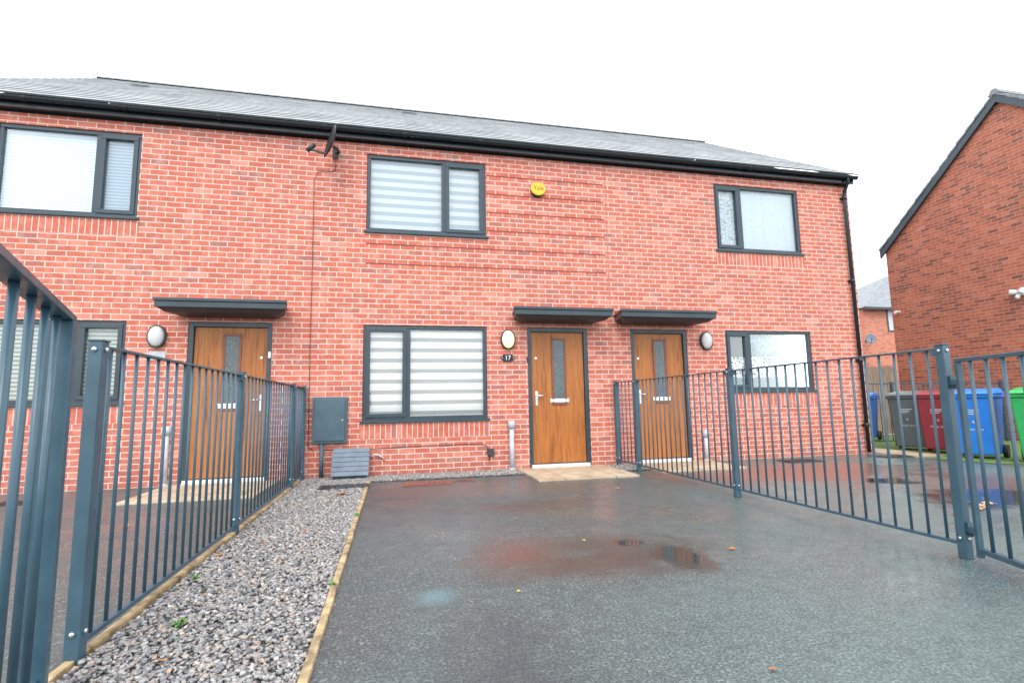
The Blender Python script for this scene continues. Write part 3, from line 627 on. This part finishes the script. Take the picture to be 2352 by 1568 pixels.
# ------------------------------------------------------------------ neighbour house
NX=13.0;yn0,yn1,ya2,za2,ze2,ov=5.06,11.06,8.06,7.62,5.02,.1
t=thing('gable_brick_house','tall darker brick house with its gable end behind the bins','house',(17,8,0))
m=MB();m.add([(NX,yn0,-.05),(NX,yn1,-.05),(NX,yn1,ze2-.1),(NX,ya2,za2-.1),(NX,yn0,ze2-.1)],[(0,1,2,3,4)])
m.add([(NX,yn0,-.05),(24,yn0,-.05),(24,yn0,ze2-.1),(NX,yn0,ze2-.1)],[(0,1,2,3)]);m.add([(NX,yn1,-.05),(24,yn1,-.05),(24,yn1,ze2-.1),(NX,yn1,ze2-.1)],[(0,1,2,3)])
m.build('wall',M_brick2,t,weld=True)
sl=(za2-ze2)/(ya2-yn0)
m=MB()
for s,yq in ((1,yn0-ov),(-1,yn1+ov)):
    ze=ze2-ov*sl;N=14
    for i in range(N):
        a,b=i/N,(i+1.04)/N;ya_,yb_=yq+(ya2-yq)*a,yq+(ya2-yq)*min(b,1);za,zb_=ze+(za2-ze)*a+.03,ze+(za2-ze)*min(b,1)+.008
        xx=NX-.1+random.uniform(-.008,.008)
        m.hexa([(xx,ya_,za-.035),(24,ya_,za-.035),(24,yb_,zb_-.03),(xx,yb_,zb_-.03)],[(xx,ya_,za+.03),(24,ya_,za+.03),(24,yb_,zb_+.02),(xx,yb_,zb_+.02)])
r=m.build('roof',M_tile2,t)
for yq in (yn0-ov,yn1+ov):
    ze=ze2-ov*sl;m=MB();m.hexa([(NX-.085,yq,ze-.2),(NX-.03,yq,ze-.2),(NX-.03,ya2,za2-.2),(NX-.085,ya2,za2-.2)],[(NX-.085,yq,ze-.02),(NX-.03,yq,ze-.02),(NX-.03,ya2,za2-.02),(NX-.085,ya2,za2-.02)]);m.build('barge_board',M_frame,t)
MB().hexa([(NX-.11,ya2-.12,za2-.03),(24,ya2-.12,za2-.03),(24,ya2+.12,za2-.03),(NX-.11,ya2+.12,za2-.03)],[(NX-.11,ya2-.04,za2+.1),(24,ya2-.04,za2+.1),(24,ya2+.04,za2+.1),(NX-.11,ya2+.04,za2+.1)]).build('ridge_tile_row',M_ridge,r)
h=hit(2335,672,0,NX-.12);t=thing('security_light','white twin head security light high on the darker brick gable','light',h)
MB().box(NX-.06,NX-.001,h.y-.06,h.y+.06,h.z-.06,h.z+.06).build('mounting',M_white,t,bevel=.008)
for s in (-1,1):MB().tube([(NX-.06,h.y+s*.04,h.z+.02),(NX-.13,h.y+s*.13,h.z+.03)],.05,12,r1=.062).build('lamp_head',M_white,t)
MB().ell((NX-.1,h.y,h.z-.09),(.045,.045,.05)).build('sensor',M_white,t)
h=hit(2060,716,0,NX-.08);t=thing('security_camera','small white security camera at the far corner of the darker gable','camera',h)
MB().box(NX-.05,NX-.001,h.y-.03,h.y+.03,h.z-.03,h.z+.03).build('mounting',M_white,t);MB().tube([(NX-.05,h.y,h.z),(NX-.2,h.y-.05,h.z-.02)],.035,12).build('camera_body',M_white,t)
# far house in the gap
M_brick3=brickmat('distant orange brick',[(0.,(.24,.09,.06)),(.12,(.36,.11,.07)),(.3,(.50,.14,.08)),(.55,(.54,.17,.09)),(1.,(.50,.18,.12))],(.6,.42,.34),eff=.1)
yF=24.;xl,zt=F(1982,706,yF);xr=xl+9;xrd,zr=F(2036,634,yF+3.5)
t=thing('distant_brick_house','distant brick house in the gap between the two buildings','house',(xl+4,yF,0))
m=MB();m.box(xl,xr,yF,yF+7,-.05,zt);m.build('wall',M_brick3,t)
m=MB();m.add([(xl-.25,yF-.3,zt-.05),(xr,yF-.3,zt-.05),(xr,yF+3.5,zr),(xrd,yF+3.5,zr),(xl-.25,yF+7.3,zt-.05),(xr,yF+7.3,zt-.05)],[(0,1,2,3),(0,3,4),(4,5,2,3)]);m.build('roof',M_tile2,t)
MB().box(xl-.28,xr,yF-.38,yF-.3,zt-.16,zt-.02).build('gutter',M_black,t)
a,b=F(2034,708,yF),F(2062,762,yF);wn=MB().box(a[0],a[0]+1.2,yF-.03,yF-.001,b[1],a[1]).build('window',M_frame,t)
MB().box(a[0]+.08,a[0]+.9,yF-.045,yF-.031,b[1]+.08,a[1]-.08).build('pane',M_pipe,wn)
c=hit(2000,778,1,yF-.5);dish('grey satellite dish on the distant brick house',c,(-.5,-.85,.25),.28,(c.x+.2,yF-.001,c.z-.1),Vector((-.25,-.3,-.05)),mat=M_meter2)
# ------------------------------------------------------------------ bins
M_print2=simple('faded white print',(.50,.56,.60),.6,var=.1)
def wheelie(label,loc,rz,col,lidcol,num,street,h=1.):
    mt=simple('bin plastic',col,.42,var=.12,sc=5,bmp=.08);ml=simple('bin lid plastic',lidcol,.38,var=.1,sc=5,bmp=.08)
    t=thing('wheelie_bin',label,'wheelie bin',loc,rz,'wheelie bins beside the right hand house')
    m=MB();ring=lambda w,y0,y1,z:[(-w,y0,z),(w,y0,z),(w,y1,z),(-w,y1,z)]
    m.hexa(ring(.22,-.22,.24,.06),ring(.27,-.32,.33,.93));m.hexa(ring(.292,-.345,.345,.93),ring(.295,-.35,.35,.985))
    m.build('bin_body',mt,t,True,bevel=.02)
    m=MB();m.hexa([(-.3,-.385,.99),(.3,-.385,.99),(.3,.34,1.0),(-.3,.34,1.0)],[(-.27,-.34,1.035),(.27,-.34,1.035),(.26,.3,1.085),(-.26,.3,1.085)]);m.build('bin_lid',ml,t,True,bevel=.018)
    m=MB();m.tube([(-.27,.33,.97),(-.27,.41,1.0),(.27,.41,1.0),(.27,.33,.97)],.018);m.build('bin_handle',mt,t,True)
    for s in (-1,1):MB().tube([(s*.22,.25,.1),(s*.28,.25,.1)],.1,18).build('wheel',M_rubber,t,True)
    k=math.atan2(.1,.87);mw=lambda x,z:Matrix.Translation((x,-.22-.1*(z-.06)/.87-.006,z))@Matrix.Rotation(R(90)+k,4,'X')
    text(num,.075,mw(0,.56),M_print2,t,'number',local=True,ext=.002)
    text(street,.055,mw(0,.45),M_print2,t,'lettering',local=True,ext=.002)
    for i in range(3):
        z=.74-.03*i;y=-.22-.1*(z-.06)/.87-.004;MB().box(-.09,.09-.03*i,y-.002,y+.003,z,z+.011).build('printed_line',M_print2,t,True)
    return t
wheelie('grey wheelie bin nearest the house corner',(9.42,7.86,.01),R(-62),(.085,.11,.12),(.10,.125,.135),'4','West Ave')
wheelie('dark red wheelie bin between the grey bin and the blue bin',(9.36,7.26,.01),R(-62),(.23,.018,.028),(.28,.018,.03),'4','West Ave')
wheelie('blue wheelie bin between the red bin and the green bin',(9.05,6.46,.01),R(-66),(.012,.17,.60),(.015,.20,.66),'4','West Ave')
wheelie('green wheelie bin at the right edge, partly out of the frame',(9.12,5.66,.01),R(-64),(.02,.34,.09),(.02,.40,.1),'4','West Ave')
wheelie('small looking blue bin far behind by the house corner',(10.58,10.0,.01),R(-60),(.012,.15,.56),(.015,.18,.62),'4','West Ave')
wheelie('half hidden blue bin behind the red bin',(10.9,8.1,.01),R(-60),(.012,.15,.56),(.015,.18,.62),'4','West Ave')
# ------------------------------------------------------------------ leaves and weeds
M_leaf=simple('brown fallen leaf',(.42,.16,.04),.6,var=.4,sc=60);M_leaf2=simple('yellow fallen leaf',(.6,.45,.08),.6,var=.3,sc=60);M_leaf3=simple('pale orange fallen leaf',(.62,.33,.14),.6,var=.3,sc=60)
def leaf(u,v,s,mat,label,grp,k=1):
    x0,y0=G(u,v);m=MB()
    x,y=x0,y0
    a=random.uniform(0,6.28);n=10;vs=[];z0=.03 if -1.2<x<-.3 else .008
    for j in range(n):
        th=2*math.pi*j/n;r=s*(1 if j%2 else .55)*(1+.3*math.cos(th));vs.append((x+r*math.cos(th+a),y+r*math.sin(th+a)*.7,z0+random.uniform(0,.3)*s))
    vs.append((x,y,z0));m.add(vs,[(j,(j+1)%n,n) for j in range(n)])
    tag(m.build('fallen_leaf',mat),label,'leaf',grp)
for u,v,s in ((1105,1113,.03),(1420,1122,.035),(1270,1105,.025),(1680,1262,.03),(1183,1193,.02),(1775,1540,.02),(1500,1162,.02),(1330,1140,.022),(1600,1190,.02),(1010,1150,.018)):
    leaf(u,v,s,M_leaf,'small brown fallen leaf lying on the middle driveway','fallen leaves on the middle driveway')
leaf(1343,1243,.02,M_leaf2,'small yellow leaf near the middle of the driveway','fallen leaves on the middle driveway')
leaf(1192,1360,.014,M_leaf2,'tiny yellow leaf lowest on the middle driveway','fallen leaves on the middle driveway')
leaf(785,1141,.07,M_leaf,'large orange leaf on the gravel beside the black drain cover','fallen leaves on the gravel')
for u,v,s in ((505,1285,.035),(690,1168,.03),(650,1185,.03),(610,1255,.025),(745,1160,.03),(370,1535,.02),(300,1412,.02),(560,1330,.018),(520,1230,.022),(660,1290,.016),(700,1225,.025),(580,1215,.02),(470,1380,.016)):
    leaf(u,v,s,M_leaf,'small brown fallen leaf lying on the gravel strip','fallen leaves on the gravel')
for u,v,s in ((290,1210,.045),(420,1250,.02),(575,1128,.04)):
    leaf(u,v,s,M_leaf,'brown fallen leaf on the left driveway behind the railing','fallen leaves on the left driveway')
leaf(2190,1182,.02,M_leaf,'small brown leaf on the right driveway beside the big puddle','fallen leaves on the right driveway')
for du,dv,l in ((0,0,'pale orange fallen leaf in the pile at the right puddle, middle one'),(-22,-6,'pale orange fallen leaf in the pile at the right puddle, leftmost'),(20,-3,'pale orange fallen leaf in the pile at the right puddle, rightmost'),(5,8,'pale orange fallen leaf in the pile at the right puddle, nearest the viewer')):
    leaf(2250+du,1162+dv,.07,M_leaf3,l,'fallen leaves on the right driveway')
M_weed=simple('weed leaf',(.10,.26,.04),.6,var=.3,sc=40)
for u,v,s,l in ((410,1447,.05,'green weed in the near gravel by the left railing'),(762,1352,.04,'green weed at the timber edging of the driveway'),(447,1337,.04,'green weed in the gravel beside the left railing, half way along'),(820,1190,.05,'green weed by the far end of the timber edging'),(560,1140,.05,'green weed just behind the left railing')):
    x,y=G(u,v);m=MB()
    for k in range(14):
        a=random.uniform(0,6.28);r=s*random.uniform(.5,1);h_=s*random.uniform(.4,.9);w=s*.13;d=Vector((math.cos(a),math.sin(a),0));q=Vector((-d.y,d.x,0))*w
        b=Vector((x,y,.01));m.add([b,b+d*r*.5+q+Vector((0,0,h_)),b+d*r+Vector((0,0,h_*.7)),b+d*r*.5-q+Vector((0,0,h_))],[(0,1,2,3)])
    tag(m.build('weed',M_weed),l,'weed')
# ------------------------------------------------------------------ light
w=bpy.data.worlds.new('World');S.world=w;w.use_nodes=True;nt=w.node_tree;nt.nodes.clear()
sky=nt.nodes.new('ShaderNodeTexSky');sky.sky_type='NISHITA';sky.sun_disc=False;sky.sun_elevation=R(48);sky.sun_rotation=R(200)
b1=nt.nodes.new('ShaderNodeBackground');b1.inputs[1].default_value=.07;nt.links.new(sky.outputs[0],b1.inputs[0])
b2=nt.nodes.new('ShaderNodeBackground');b2.inputs[0].default_value=(.97,.99,1.,1);b2.inputs[1].default_value=2.35
ad=nt.nodes.new('ShaderNodeAddShader');ou=nt.nodes.new('ShaderNodeOutputWorld');nt.links.new(b1.outputs[0],ad.inputs[0]);nt.links.new(b2.outputs[0],ad.inputs[1]);nt.links.new(ad.outputs[0],ou.inputs[0])
l=bpy.data.lights.new('sun','SUN');l.energy=1.5;l.angle=R(25);l.color=(1.,.96,.90);lo=bpy.data.objects.new('sun',l);C.objects.link(lo)
dirv=Vector((math.sin(R(200))*math.cos(R(48)),math.cos(R(200))*math.cos(R(48)),math.sin(R(48))))
lo.rotation_euler=dirv.to_track_quat('Z','Y').to_euler()
S.view_settings.view_transform='Standard';S.view_settings.look='None';S.view_settings.exposure=0
